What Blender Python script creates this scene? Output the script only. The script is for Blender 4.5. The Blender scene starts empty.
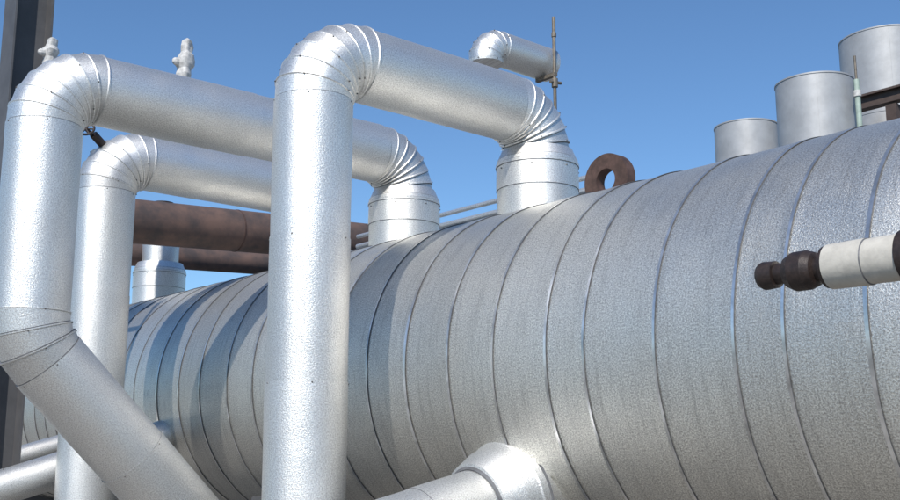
import bpy, math, random
from mathutils import Vector, Matrix, noise
random.seed(7)
EYE=1.7
def V(x,y,z): return Vector((x,y,z+EYE))
scene=bpy.context.scene

# ------------------------------------------------------------------ materials
def newmat(name):
    m=bpy.data.materials.new(name); m.use_nodes=True
    nt=m.node_tree; b=nt.nodes['Principled BSDF']
    return m,nt,b
def N(nt,t,**k):
    n=nt.nodes.new(t)
    for a,v in k.items(): setattr(n,a,v)
    return n
def mapping(nt,scale,src='UV'):
    tc=N(nt,'ShaderNodeTexCoord'); mp=N(nt,'ShaderNodeMapping')
    mp.inputs['Scale'].default_value=scale
    nt.links.new(tc.outputs[src],mp.inputs['Vector']); return mp.outputs['Vector']
def noise_t(nt,vec,scale,detail=3,rough=0.55):
    n=N(nt,'ShaderNodeTexNoise'); n.inputs['Scale'].default_value=scale
    n.inputs['Detail'].default_value=detail; n.inputs['Roughness'].default_value=rough
    nt.links.new(vec,n.inputs['Vector']); return n.outputs['Fac']
def ramp(nt,fac,stops):
    r=N(nt,'ShaderNodeValToRGB'); e=r.color_ramp.elements
    while len(e)<len(stops): e.new(0.5)
    for i,(p,c) in enumerate(stops):
        e[i].position=p; e[i].color=(c[0],c[1],c[2],1) if hasattr(c,'__len__') else (c,c,c,1)
    nt.links.new(fac,r.inputs['Fac']); return r.outputs['Color']
def mul(nt,a,b,fac=1.0):
    m=N(nt,'ShaderNodeMix',data_type='RGBA',blend_type='MULTIPLY'); m.inputs[0].default_value=fac
    nt.links.new(a,m.inputs[6]); nt.links.new(b,m.inputs[7]); return m.outputs[2]
def mix(nt,fac,a,b):
    m=N(nt,'ShaderNodeMix',data_type='RGBA'); nt.links.new(fac,m.inputs[0])
    for s,i in ((a,6),(b,7)):
        if isinstance(s,tuple): m.inputs[i].default_value=(*s,1)
        else: nt.links.new(s,m.inputs[i])
    return m.outputs[2]
def scl(nt,a,k):
    m=N(nt,'ShaderNodeMath',operation='MULTIPLY'); nt.links.new(a,m.inputs[0]); m.inputs[1].default_value=k; return m.outputs[0]

def clad(name,base,streak,stain,rough=0.42,metal=0.9,bump=0.35,grain=0.3,gs=85):
    m,nt,b=newmat(name)
    uv=mapping(nt,(1,1,1))
    uvs=mapping(nt,streak)
    g=noise_t(nt,uv,gs,3,0.8)                         # stucco emboss
    big=noise_t(nt,uv,2.2,4,0.6)
    st=noise_t(nt,uvs,1.0,5,0.65)
    tone=N(nt,'ShaderNodeVertexColor'); tone.layer_name='tone'
    col=ramp(nt,g,[(0.38,[c*(1-grain) for c in base]),(0.62,[min(1,c*(1+grain*0.5)) for c in base])])
    col=mul(nt,col,tone.outputs['Color'])
    col=mul(nt,col,ramp(nt,big,[(0.3,(0.86,0.86,0.865)),(0.7,(1,1,1))]))
    dirt=ramp(nt,st,[(0.50,0.0),(0.78,1.0)])
    col=mix(nt,scl(nt,dirt,stain),col,(0.20,0.185,0.17))
    sp=noise_t(nt,uvs,5.0,3,0.7)
    spk=ramp(nt,sp,[(0.60,0.0),(0.70,1.0)])
    col=mix(nt,scl(nt,spk,min(1,stain*1.3)),col,(0.13,0.105,0.09))
    nt.links.new(col,b.inputs['Base Color'])
    b.inputs['Metallic'].default_value=metal
    rr=ramp(nt,big,[(0.3,rough+0.06),(0.7,rough-0.04)])
    nt.links.new(rr,b.inputs['Roughness'])
    b1=N(nt,'ShaderNodeBump'); b1.inputs['Strength'].default_value=bump; b1.inputs['Distance'].default_value=0.006
    nt.links.new(g,b1.inputs['Height'])
    w=noise_t(nt,uv,3.0,2,0.5)
    b2=N(nt,'ShaderNodeBump'); b2.inputs['Strength'].default_value=0.16; b2.inputs['Distance'].default_value=0.03
    nt.links.new(w,b2.inputs['Height']); nt.links.new(b1.outputs[0],b2.inputs['Normal'])
    nt.links.new(b2.outputs[0],b.inputs['Normal'])
    return m
M_VES=clad('vessel_cladding',(0.85,0.80,0.735),(26,1.5,1),0.40,rough=0.40,metal=0.88,bump=0.65,grain=0.46)
M_PIPE=clad('pipe_cladding',(0.89,0.865,0.83),(1.5,14,1),0.07,rough=0.40,metal=0.86,bump=0.65,grain=0.32)
def simple(name,col,rough=0.5,metal=0.0,var=0.25,scale=12,bump=0.2,src='Object',col2=None):
    m,nt,b=newmat(name)
    v=mapping(nt,(1,1,1),src); n=noise_t(nt,v,scale,5,0.65)
    c2=col2 or [c*(1-var) for c in col]
    c=ramp(nt,n,[(0.35,c2),(0.65,col)])
    nt.links.new(c,b.inputs['Base Color']); b.inputs['Roughness'].default_value=rough; b.inputs['Metallic'].default_value=metal
    bp=N(nt,'ShaderNodeBump'); bp.inputs['Strength'].default_value=bump; bp.inputs['Distance'].default_value=0.01
    nt.links.new(n,bp.inputs['Height']); nt.links.new(bp.outputs[0],b.inputs['Normal'])
    return m
M_BAND=simple('stainless_band',(0.90,0.89,0.87),0.30,0.90,0.5,5,0.15)
M_GAP=simple('seam_gap',(0.20,0.20,0.205),0.6,0.4,0.4,10,0.1)
M_SCREW=simple('screw',(0.14,0.135,0.13),0.5,0.6)
M_RUST=simple('rusty_steel',(0.145,0.090,0.072),0.75,0.1,0.5,3.2,0.4,col2=(0.065,0.05,0.048))
M_RUSTB=simple('rusty_lug',(0.095,0.055,0.045),0.7,0.1,0.5,14,0.4)
M_COL=simple('grey_painted_steel',(0.09,0.09,0.095),0.6,0.0,0.25,3,0.1)
M_TANK=simple('stack_metal',(0.40,0.405,0.41),0.55,0.35,0.18,4,0.1)
M_BEAM=simple('brown_steel',(0.08,0.055,0.045),0.7,0.1)
M_BLACK=simple('black_cast_iron',(0.042,0.028,0.024),0.5,0.2,0.5,30,0.3)
M_JACK=simple('canvas_jacket',(0.52,0.49,0.43),0.6,0.0,0.18,14,0.3)
M_WRAP=simple('white_wrap',(0.58,0.57,0.55),0.6,0.0,0.35,25,0.5)
M_POLE=simple('scaffold_pole',(0.22,0.19,0.155),0.6,0.5,0.4,15,0.2)
M_GREEN=simple('pale_green_paint',(0.36,0.44,0.38),0.5)

# ------------------------------------------------------------------ mesh builder
class MB:
    def __init__(s,name): s.name=name; s.v=[];s.f=[];s.m=[];s.sm=[];s.uv=[];s.t=[];s.mats=[]
    def mi(s,mat):
        if mat not in s.mats: s.mats.append(mat)
        return s.mats.index(mat)
    def strip(s,A,B,mat,uA=0,uB=1,rr=1,tone=1,smooth=True,closed=True):
        n=len(A); o=len(s.v); s.v+=A; s.v+=B; mi=s.mi(mat)
        for i in range(n if closed else n-1):
            j=(i+1)%n
            s.f.append((o+i,o+j,o+n+j,o+n+i)); s.m.append(mi); s.sm.append(smooth)
            v0=i/n*2*math.pi*rr; v1=(i+1)/n*2*math.pi*rr
            s.uv+=[(uA,v0),(uA,v1),(uB,v1),(uB,v0)]; s.t.append(tone)
    def cap(s,A,mat,flip=False,tone=1):
        o=len(s.v); s.v+=A; idx=list(range(o,o+len(A)))
        if flip: idx.reverse()
        s.f.append(tuple(idx)); s.m.append(s.mi(mat)); s.sm.append(False)
        s.uv+=[(p[0],p[2]) for p in A]; s.t.append(tone)
    def cyl(s,p0,p1,r0,mat,r1=None,caps=True,n=32,tone=1,smooth=True):
        r1=r0 if r1 is None else r1
        p0=Vector(p0);p1=Vector(p1);t=(p1-p0).normalized(); a,b=frame(t)
        A=ring(p0,a,b,r0,n);B=ring(p1,a,b,r1,n)
        u=random.random()*10
        s.strip(A,B,mat,u,u+(p1-p0).length,(r0+r1)/2,tone,smooth)
        if caps: s.cap(A,mat,True,tone); s.cap(B,mat,False,tone)
    def lathe(s,p0,t,prof,n=48,tone=1):
        t=Vector(t).normalized(); a,b=frame(t)
        for (d0,r0,m0),(d1,r1,_) in zip(prof,prof[1:]):
            s.strip(ring(p0+t*d0,a,b,max(r0,1e-4),n),ring(p0+t*d1,a,b,max(r1,1e-4),n),m0,d0,d1+abs(r1-r0)*.5,max(r0,r1),tone)
    def box(s,c,size,mat,rot=None):
        o=len(s.v); hx,hy,hz=[q/2 for q in size]; R=rot or Matrix.Identity(3)
        for x in(-hx,hx):
            for y in(-hy,hy):
                for z in(-hz,hz): s.v.append(Vector(c)+R@Vector((x,y,z)))
        for f in((0,1,3,2),(4,6,7,5),(0,4,5,1),(2,3,7,6),(0,2,6,4),(1,5,7,3)):
            s.f.append(tuple(o+i for i in f)); s.m.append(s.mi(mat)); s.sm.append(False)
            s.uv+=[(0,0),(1,0),(1,1),(0,1)]; s.t.append(1)
    def ball(s,c,r,mat,n=10,sq=(1,1,1)):
        c=Vector(c); k=max(4,n//2); prev=None
        for i in range(k+1):
            th=math.pi*i/k; R=[c+Vector((sq[0]*r*math.sin(th)*math.cos(2*math.pi*j/n),sq[1]*r*math.sin(th)*math.sin(2*math.pi*j/n),sq[2]*r*math.cos(th))) for j in range(n)]
            if prev: s.strip(R,prev,mat,0,r,r)
            prev=R
    def torus(s,c,ax,R,r,mat,n=24,k=10):
        a,b=frame(Vector(ax).normalized()); ax=Vector(ax).normalized()
        rings=[]
        for i in range(n):
            an=2*math.pi*i/n; d=a*math.cos(an)+b*math.sin(an)
            rings.append([Vector(c)+d*(R+r*math.cos(2*math.pi*j/k))+ax*r*math.sin(2*math.pi*j/k) for j in range(k)])
        for i in range(n): s.strip(rings[(i+1)%n],rings[i],mat)
    def build(s):
        me=bpy.data.meshes.new(s.name); me.from_pydata([tuple(p) for p in s.v],[],s.f)
        for m in s.mats: me.materials.append(m)
        me.polygons.foreach_set('material_index',s.m); me.polygons.foreach_set('use_smooth',s.sm)
        uvl=me.uv_layers.new(name='UVMap'); uvl.data.foreach_set('uv',[c for p in s.uv for c in p])
        ca=me.color_attributes.new(name='tone',type='FLOAT_COLOR',domain='CORNER')
        cols=[]
        for f,t in zip(s.f,s.t): cols+=[t,t,t,1]*len(f)
        ca.data.foreach_set('color',cols)
        me.validate(); me.update()
        ob=bpy.data.objects.new(s.name,me); scene.collection.objects.link(ob); return ob
def frame(t):
    ref=Vector((0,0,1)) if abs(t.z)<0.9 else Vector((0,1,0))
    a=ref.cross(t).normalized(); b=t.cross(a).normalized(); return a,b
def ring(c,a,b,r,n=48): return [c+a*(r*math.cos(2*math.pi*i/n))+b*(r*math.sin(2*math.pi*i/n)) for i in range(n)]

# clad pipe along a polyline with lobster-back (gored) elbows
def clad_pipe(mb,pts,r,bend=0.45,gores=7,sheet=0.92,mat=None,n=64,lip=0.005,elip=0.014,screws=True,endcap=False):
    mat=mat or M_PIPE
    st=[]
    pts=[Vector(p) for p in pts]
    cur=pts[0]
    st.append((cur,(pts[1]-pts[0]).normalized(),'s'))
    def straight(a,b):
        L=(b-a).length; k=max(1,round(L/sheet)); t=(b-a).normalized()
        for i in range(1,k+1): st.append((a+t*(L*i/k),t,'s'))
    for i in range(1,len(pts)-1):
        p=pts[i]; t0=(p-pts[i-1]).normalized(); t1=(pts[i+1]-p).normalized()
        ang=t0.angle(t1); bd=bend if ang>1.0 else bend*1.35; d=bd*math.tan(ang/2); straight(cur,p-t0*d)
        cen_dir=(t1-t0*t0.dot(t1)).normalized(); cen=p-t0*d+cen_dir*bd
        k=max(2,round(gores*ang/(math.pi/2)*(1 if ang>1.0 else .75)))
        ax=t0.cross(t1).normalized()
        for j in range(1,k+1):
            R=Matrix.Rotation(ang*j/k,3,ax)
            st.append((cen+R@(-cen_dir*bd),(R@t0).normalized(),'e'))
        cur=p+t1*d
    straight(cur,pts[-1])
    t=st[0][1]; a,b=frame(t); u=random.random()*20
    for (p0,t0,_),(p1,t1,k1) in zip(st,st[1:]):
        q=t0.rotation_difference(t1); a1=(q@a); b1=(q@b)
        L=(p1-p0).length; tone=random.uniform(0.86,1.06) if k1=='e' else random.uniform(0.95,1.02)
        if k1=='s' and L>0.2:
            jit=random.uniform(0.7,1.3)*lip
            prev=ring(p0,a,b,r,n); up=u; K=6
            for kk in range(1,K+1):
                f=kk/K; rad=r+jit*f; R_=[]
                for i in range(n):
                    an=2*math.pi*i/n
                    d=a*math.cos(an)+b*math.sin(an)
                    c=p0.lerp(p1,f); w=(noise.noise((c+d*r)*3.0))*0.003 if kk<K else 0
                    R_.append(c+d*(rad+w))
                mb.strip(prev,R_,mat,up,up+L/K,r,tone); prev=R_; up+=L/K
            mb.strip(prev,ring(p1+t1*0.0015,a1,b1,r-0.002,n),M_GAP,0,0.01,r,1,False)
        elif k1=='e':
            jit=random.uniform(0.75,1.25)*elip*(r/0.3); w=0.011*(r/.3)
            A=ring(p0,a,b,r-0.002,n); A2=ring(p0+t0*w*.7,a,b,r-0.001,n)
            mb.strip(A,A2,M_GAP,0,.01,r,1)
            B0=ring(p1-t1*w*1.6,a1,b1,r+jit*.55,n); B1=ring(p1-t1*w*.9,a1,b1,r+jit,n); B2=ring(p1,a1,b1,r+jit,n)
            mb.strip(A2,B0,mat,u,u+L,r,tone)
            mb.strip(B0,B1,mat,u+L,u+L+.01,r,tone); mb.strip(B1,B2,mat,u+L,u+L+.01,r,tone)
            mb.strip(B2,ring(p1+t1*0.001,a1,b1,r-0.003,n),M_GAP,0,0.01,r,1,False)
        else:
            jit=lip; B=ring(p1,a1,b1,r+jit,n)
            mb.strip(ring(p0,a,b,r,n),B,mat,u,u+L,r,tone)
            mb.strip(B,ring(p1+t1*0.0015,a1,b1,r-0.002,n),M_GAP,0,0.01,r,1,False)
        if screws and random.random()<(0.65 if k1=='e' else 0.5):
            ns=5; off=random.random()
            for i in range(ns):
                an=2*math.pi*(i+off+random.uniform(-.1,.1))/ns
                mb.ball(p1-t1*0.015+(a1*math.cos(an)+b1*math.sin(an))*(r+jit),0.007,M_SCREW,6)
        a,b=a1,b1; u+=L
    if endcap: mb.cap(ring(st[-1][0],a,b,r,n),mat)
    t0=st[0][1]; a,b=frame(t0); mb.cap(ring(st[0][0],a,b,r,n),mat,True)

# ------------------------------------------------------------------ vessel
AX,AZ,R=6.94,0.694,1.5
def vessel():
    mb=MB('horizontal_pressure_vessel')
    seams=[-0.6,0.0,0.55,1.1,1.65,2.3,2.86,3.37,3.73,4.32,4.94,5.31,5.85,6.40,6.94,7.47]
    y=7.47
    while y<20.3:
        y+=random.choice([0.5,0.54,0.56,0.38,0.6]); seams.append(y)
    n=192
    def vr(y,r,tilt=(0,0),ns=0.0):
        out=[]
        for i in range(n):
            an=2*math.pi*i/n
            dy=tilt[0]*math.sin(an)+tilt[1]*math.cos(an)+0.010*noise.noise(Vector((math.cos(an)*2.5,math.sin(an)*2.5,tilt[0]*300)))
            p=Vector((AX-math.cos(an)*r,y+dy,AZ+EYE+math.sin(an)*r))
            if ns: 
                w=noise.noise(Vector((p.x*1.6,y*2.3,p.z*1.6)))*ns
                p.x-=math.cos(an)*w; p.z+=math.sin(an)*w
            out.append(p)
        return out
    tilts=[(random.uniform(-.018,.018),random.uniform(-.014,.014)) for _ in seams]
    for i in range(len(seams)-1):
        y0,y1=seams[i],seams[i+1]; t0,t1=tilts[i],tilts[i+1]
        tone=random.uniform(0.88,1.06); K=7; prev=vr(y0,R+0.006,t0)
        voff=random.random()*9
        for k in range(1,K+1):
            f=k/K; yy=y0+(y1-y0)*f; tl=(t0[0]*(1-f)+t1[0]*f,t0[1]*(1-f)+t1[1]*f)
            rad=R+0.006*(1-f)-0.004*math.sin(math.pi*f)
            cur=vr(yy,rad,tl,0.007 if k<K else 0)
            mb.strip(cur,prev,M_VES,yy+voff,yy-(y1-y0)/K+voff,R,tone); prev=cur
        mb.strip(vr(y1,R+0.006,t1),vr(y1,R-0.004,t1),M_GAP,0,.01,R,1,False)
        if random.random()<0.85:
            c=y1-0.008; h=random.choice([0.010,0.012,0.015])
            A=vr(c-h-.005,R+0.0045,t1);A1=vr(c-h,R+0.0045,t1);B=vr(c-h,R+0.0075,t1);C=vr(c+h,R+0.0075,t1);D=vr(c+h,R+0.005,t1)
            mb.strip(A1,A,M_GAP,0,.01,R,1)
            mb.strip(B,A1,M_GAP,0,.01,R,1,False);mb.strip(C,B,M_BAND,0,.02,R,1);mb.strip(D,C,M_GAP,0,.01,R,1,False)
        else:
            mb.strip(vr(y1-.001,R+0.0025,t1),vr(y1-.010,R+0.0025,t1),M_GAP,0,.01,R,1)
    for ye,sg in((seams[0],-1),(seams[-1],1)):
        prev=vr(ye,R+0.008)
        for k in range(1,11):
            th=math.pi/2*k/10; cur=vr(ye+sg*0.75*math.sin(th),max(0.01,R*math.cos(th)+0.0))
            if sg<0: mb.strip(prev,cur,M_VES,k*.2,k*.2+.2,R)
            else: mb.strip(cur,prev,M_VES,k*.2,k*.2+.2,R)
            prev=cur
    for ys in (1.2,9.8,18.4):
        mb.box((AX,ys,0.62),(2.3,0.3,1.2),M_COL); mb.box((AX,ys,0.03),(2.6,0.5,0.06),M_COL)
    be=math.radians(13); d=Vector((-math.cos(be),0,-math.sin(be)))
    base=V(5.98,5.98,-0.29)-d*0.25
    mb.lathe(base,d,[(0,.45,M_PIPE),(0.46,.45,M_PIPE),(0.47,.462,M_PIPE),(0.50,.462,M_GAP),(0.505,.44,M_PIPE),(0.56,.43,M_PIPE),(0.575,.42,M_PIPE),(0.68,.39,M_GAP),(0.684,.398,M_PIPE),(0.86,.335,M_PIPE),(0.865,.315,M_GAP),(0.88,.295,M_PIPE)],64)
    mb.build()
    return base,d
base,dd=vessel()
pb=MB('insulated_branch_pipe')
q0=base+dd*0.87; q1=base+dd*2.2
clad_pipe(pb,[q0,q1,Vector((q1.x-0.25,q1.y,0.0))],0.29,0.4,6,0.6)
pb.build()

# ------------------------------------------------------------------ nozzle collar
def collar(mb,x,y,top=2.79,r=0.385,rp=0.31):
    z0=1.95
    p=V(x,y,0); t=(0,0,1)
    mb.lathe(p,t,[(z0,r,M_PIPE),(2.40,r,M_GAP),(2.404,r+.008,M_PIPE),(top-0.17,r+.004,M_GAP),(top-0.165,r+.012,M_PIPE),(top-0.14,r+.012,M_GAP),(top-0.135,r+.004,M_PIPE),
      (top-0.10,r,M_GAP),(top-0.095,r-.005,M_PIPE),(top-0.015,rp+.035,M_PIPE),(top,rp+.03,M_GAP),(top+.001,rp-.01,M_GAP)],64)
    for i in range(7):
        a=2*math.pi*i/7+.2
        mb.ball(V(x+math.cos(a)*(r+.008),y+math.sin(a)*(r+.008),top-0.2),0.007,M_SCREW,6)

def process_pipe(y,xr,diag=None,r=0.31,zt=3.155):
    mb=MB('insulated_process_pipe')
    if diag is None:
        pts=[V(xr,y,-1.72),V(xr,y,zt),V(AX,y,zt),V(AX,y,2.72)]
    else:
        pts=[V(xr+1.9,y,-1.72),V(xr+1.9,y,diag-1.9),V(xr,y,diag),V(xr,y,zt),V(AX,y,zt),V(AX,y,2.72)]
    clad_pipe(mb,pts,r,0.425,7,1.25)
    collar(mb,AX,y)
    return mb
process_pipe(6.82,4.41).build()
process_pipe(8.87,3.01,diag=0.90).build()
c=process_pipe(10.85,4.38)
c.cyl(V(5.24,10.85,3.45),V(5.24,10.85,4.3),0.035,M_POLE)
c.build()

def wrapped(name,x,y,z0,z1,s=1.0):
    mb=MB(name); h=z1-z0
    a_,b_=frame(Vector((0.05,0.03,1)).normalized()); prev=None
    prof=[(0,.03),(0.05,.075),(0.15,.085),(0.28,.07),(0.38,.088),(0.5,.095),(0.6,.08),(0.68,.055),(0.8,.062),(0.92,.055),(1.0,.012)]
    for i,(f,rr) in enumerate(prof):
        c=V(x+.05*f*h,y,z0+f*h); R_=[]
        for j in range(16):
            an=2*math.pi*j/16; d=a_*math.cos(an)+b_*math.sin(an)
            R_.append(c+d*rr*s*(1+0.45*noise.noise(Vector((math.cos(an)*1.5,math.sin(an)*1.5,f*5+x)))))
        if prev: mb.strip(prev,R_,M_WRAP)
        prev=R_
    mb.cyl(V(x,y,z0-.25),V(x,y,z0+.02),0.035,M_POLE)
    mb.ball(V(x-.08*s,y,z0+h*.42),0.05*s,M_WRAP,10,(1.2,.8,.9))
    return mb
wrapped('wrapped_vent_valve',5.22,10.85,4.2,4.74,1.1).build()
w=wrapped('wrapped_vent_valve',3.90,11.5,4.25,4.60,1.0)
w.cyl(V(3.90,11.5,2.6),V(3.90,11.5,4.2),0.035,M_POLE)
w.box(V(3.90,11.8,2.9),(0.06,0.62,0.06),M_COL)
w.box(V(3.90,11.8,3.6),(0.06,0.62,0.06),M_COL)
w.build()
hv=MB('handwheel_valve')
hc=V(4.07,10.72,3.37)
hv.cyl(V(4.38,10.85,3.2),hc,0.022,M_BLACK)
hv.cyl(V(4.30,10.80,3.25),V(4.17,10.75,3.33),0.045,M_BLACK)
hax=(-.35,-.6,.35)
hv.torus(hc,hax,0.085,0.013,M_BLACK)
a,b=frame(Vector(hax).normalized())
for k in range(3):
    an=k*math.pi/3; dv=a*math.cos(an)+b*math.sin(an); hv.cyl(hc-dv*.085,hc+dv*.085,.009,M_BLACK,n=8)
hv.build()

fn=MB('insulated_nozzle')
collar(fn,AX,14.9)
clad_pipe(fn,[V(AX,14.9,2.75),V(AX,14.9,3.55)],0.27,0.4,6,0.5,endcap=True)
fn.cyl(V(AX,14.9,3.5),V(AX,14.9,3.75),0.16,M_BLACK); fn.cyl(V(AX,14.9,3.6),V(AX,14.9,3.64),0.24,M_PIPE)
fn.build()

rp=MB('rusty_pipe')
P0=V(5.25,13,2.94);P1=V(12.5,13,3.32)
rp.cyl(P0,P1,0.295,M_RUST,n=48)
dr=(P1-P0).normalized()
rp.cyl(P0-dr*.03,P0+dr*.03,0.37,M_RUST,n=48)
for s_ in (1.9,4.6): rp.cyl(P0+dr*s_,P0+dr*(s_+.02),0.301,M_RUSTB,n=48)
for xs in (9.4,12.2): rp.box((xs,13,(EYE+2.8)/2),(0.2,0.2,EYE+2.8),M_COL)
rp.build()
rp=MB('rusty_pipe')
rp.cyl(V(5.6,15.9,3.02),V(13.5,15.9,3.40),0.19,M_RUST,n=32)
rp.cyl(V(5.55,15.9,3.018),V(5.6,15.9,3.02),0.25,M_RUST)
for xs in (9.6,13.2): rp.box((xs,15.9,(EYE+3.0)/2),(0.15,0.15,EYE+3.0),M_COL)
rp.build()

lp=MB('insulated_small_pipe'); clad_pipe(lp,[V(2.9,11.55,-1.72),V(2.9,11.55,-.65),V(5.9,11.55,.27)],0.185,0.3,5,0.7); lp.build()
lp=MB('insulated_small_pipe'); clad_pipe(lp,[V(3.4,13.8,-1.72),V(3.4,13.8,-.48),V(5.8,13.8,.24)],0.14,0.25,5,0.7); lp.build()

cm=MB('steel_column'); H=9.0
cx,cy=3.88,12.27
cm.box((cx,cy,H/2),(0.40,0.02,H),M_COL)
cm.box((cx-0.21,cy,H/2),(0.022,0.42,H),M_COL); cm.box((cx+0.21,cy,H/2),(0.022,0.42,H),M_COL)
cm.box((cx,cy,0.02),(0.65,0.65,0.04),M_COL)
cm.build()

gv=MB('gooseneck_vent_pipe')
clad_pipe(gv,[V(7.42,8.05,4.15),V(7.42,8.05,4.38),V(8.40,8.05,4.38)],0.19,0.20,5,0.6,endcap=True)
gv.build()
sp=MB('scaffold_pole')
sp.cyl(V(8.26,7.82,-1.7),V(8.26,7.82,4.86),0.020,M_POLE)
sp.cyl(V(8.26,7.82,4.02),V(8.26,7.82,4.12),0.036,M_POLE); sp.cyl(V(8.26,7.82,4.62),V(8.26,7.82,4.67),0.028,M_POLE)
sp.cyl(V(8.19,7.82,4.07),V(8.36,7.82,4.09),0.018,M_POLE)
sp.box(V(8.26,7.95,4.17),(0.05,0.3,.04),M_POLE)
sp.build()

tp=MB('conduit_run')
for z,r_ in ((2.72,.035),(2.86,.028)):
    tp.cyl(V(8.2,7.3,z),V(8.2,11.5,z),r_,M_PIPE,n=16)
for y in (8.3,11.2):
    tp.cyl(V(8.2,y,1.2),V(8.2,y,2.9),0.03,M_COL,n=12)
tp.build()

def lug():
    mb=MB('lifting_lug'); cy_,cz=5.93,2.335; th=0.055; n=48
    def outl(r,x): return [V(x,cy_+r*1.03*math.cos(2*math.pi*i/n),cz+r*math.sin(2*math.pi*i/n)) for i in range(n)]
    for x,fl in((AX-th,False),(AX+th,True)):
        A=outl(.24,x);B=outl(.105,x)
        mb.strip(A,B,M_RUSTB,smooth=False) if not fl else mb.strip(B,A,M_RUSTB,smooth=False)
    mb.strip(outl(.24,AX+th),outl(.24,AX-th),M_RUSTB); mb.strip(outl(.105,AX-th),outl(.105,AX+th),M_RUSTB)
    mb.box(V(AX,cy_,2.145),(0.105,0.42,0.11),M_RUSTB)
    mb.box(V(AX,cy_,2.19),(0.3,0.5,0.03),M_RUSTB)
    mb.build()
lug()

def stack(x,y,top,r):
    mb=MB('exhaust_stack'); T=top+EYE
    mb.lathe(Vector((x,y,0)),(0,0,1),[(0,r,M_TANK),(T-1.3,r,M_TANK),(T-1.298,r+.006,M_TANK),(T-1.26,r+.006,M_TANK),(T-1.258,r,M_TANK),(T-.02,r,M_TANK),(T-.02,r+.008,M_TANK),(T,r+.008,M_TANK),(T,r-.012,M_TANK),(T-1.5,r-.012,M_TANK),(T-1.5,0,M_TANK)],64)
    an=math.radians(215); mb.box((x+math.cos(an)*r,y+math.sin(an)*r,T/2),(0.01,0.03,T-.1),M_TANK,Matrix.Rotation(an,3,'Z'))
    mb.build()
stack(13.86,9.03,4.98,0.485)
stack(12.4,7.0,4.80,0.50)
stack(14.85,7.20,6.12,0.64)
bm_=MB('steel_platform_beam')
bm_.box(V(13.75,5.9,4.93),(0.16,2.4,0.03),M_BEAM);bm_.box(V(13.75,5.9,4.75),(0.16,2.4,0.03),M_BEAM);bm_.box(V(13.75,5.9,4.84),(0.02,2.4,0.15),M_BEAM)
bm_.box((13.75,4.75,(4.7+EYE)/2),(0.15,0.15,4.7+EYE),M_BEAM); bm_.box((13.75,6.6,(4.7+EYE)/2),(0.15,0.15,4.7+EYE),M_BEAM)
bm_.build()
gp=MB('instrument_tube')
gp.cyl(V(12.35,6.38,-1.7),V(12.35,6.38,4.68),0.035,M_GREEN,n=16); gp.cyl(V(12.35,6.38,4.45),V(12.35,6.38,4.53),0.048,M_WRAP,n=16)
gp.cyl(V(12.35,6.38,4.68),V(12.35,6.38,5.0),0.016,M_POLE,n=12)
gp.build()

vl=MB('insulated_drain_line')
X0,Z0=4.5,0.84
def Y(y,dz=0): return V(X0,y,Z0+dz)
t=Vector((0,1,0))
vl.lathe(Y(0.3),t,[(0,0.0,M_JACK),(0,.108,M_JACK),(1.82,.108,M_BLACK),(1.825,.118,M_BLACK),(1.86,.118,M_BLACK),(1.865,.106,M_JACK),(2.02,.104,M_GAP),(2.025,.109,M_JACK),(2.215,.106,M_JACK),(2.22,.06,M_JACK)],40)
vl.lathe(Y(2.49),t,[(0,.055,M_BLACK),(0.0,.098,M_BLACK),(0.02,.103,M_BLACK),(0.045,.10,M_BLACK),(0.05,.065,M_BLACK),(.09,.06,M_BLACK),(.10,.08,M_BLACK),(.14,.095,M_BLACK),(.21,.095,M_BLACK),(.25,.075,M_BLACK),(.265,.05,M_BLACK),(.31,.05,M_BLACK),(.312,.066,M_BLACK),(.38,.07,M_BLACK),(.402,.058,M_BLACK),(.404,0,M_BLACK)],32)
vl.cyl(V(X0,1.0,-1.7),V(X0,1.0,Z0-.1),0.05,M_COL)
vl.build()

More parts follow.
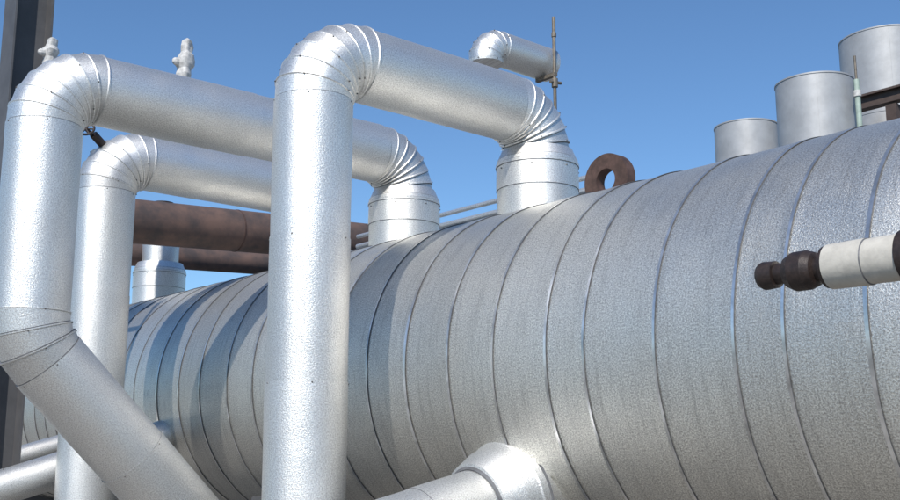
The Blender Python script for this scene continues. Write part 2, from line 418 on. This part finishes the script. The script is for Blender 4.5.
g=MB('ground')
S=600
g.v=[Vector((-S,-S,0)),Vector((S,-S,0)),Vector((S,S,0)),Vector((-S,S,0))]
M_G=simple('concrete_ground',(0.24,0.225,0.205),0.9,0,0.3,0.8,0.2)
g.f=[(0,1,2,3)];g.m=[g.mi(M_G)];g.sm=[False];g.uv=[(0,0)]*4;g.t=[1]
g.build()

# ------------------------------------------------------------------ light
L=Vector((-0.60,-0.41,0.69)).normalized()
el=math.asin(L.z); az=math.atan2(L.x,L.y)
wd=bpy.data.worlds.new('World'); scene.world=wd; wd.use_nodes=True
nt=wd.node_tree; sky=nt.nodes.new('ShaderNodeTexSky'); sky.sky_type='NISHITA'; sky.sun_disc=False
sky.sun_elevation=el; sky.sun_rotation=az; sky.air_density=1.0; sky.dust_density=0.0; sky.ozone_density=3.2
tint=nt.nodes.new('ShaderNodeMix'); tint.data_type='RGBA'; tint.blend_type='MULTIPLY'; tint.inputs[0].default_value=1
tint.inputs[7].default_value=(0.76,0.95,1.10,1)
nt.links.new(sky.outputs[0],tint.inputs[6])
nt.links.new(tint.outputs[2],nt.nodes['Background'].inputs[0]); nt.nodes['Background'].inputs[1].default_value=0.122
sl=bpy.data.lights.new('sun','SUN'); sl.energy=5.0; sl.angle=math.radians(0.5); sl.color=(1,0.96,0.90)
so=bpy.data.objects.new('sun',sl); so.rotation_euler=(-L).to_track_quat('-Z','Y').to_euler(); scene.collection.objects.link(so)

# ------------------------------------------------------------------ camera
cd=bpy.data.cameras.new('camera'); cam=bpy.data.objects.new('camera',cd); scene.collection.objects.link(cam)
p=math.atan(200/1052); yaw=math.radians(40.6)
fwd=Vector((math.sin(yaw)*math.cos(p),math.cos(yaw)*math.cos(p),math.sin(p)))
cam.location=(0,0,EYE); cam.rotation_euler=fwd.to_track_quat('-Z','Y').to_euler()
cd.sensor_width=36; cd.lens=1052/900*36; cd.clip_end=2000; cd.clip_start=0.05
scene.camera=cam
scene.view_settings.view_transform='Standard'; scene.view_settings.look='None'; scene.view_settings.exposure=0
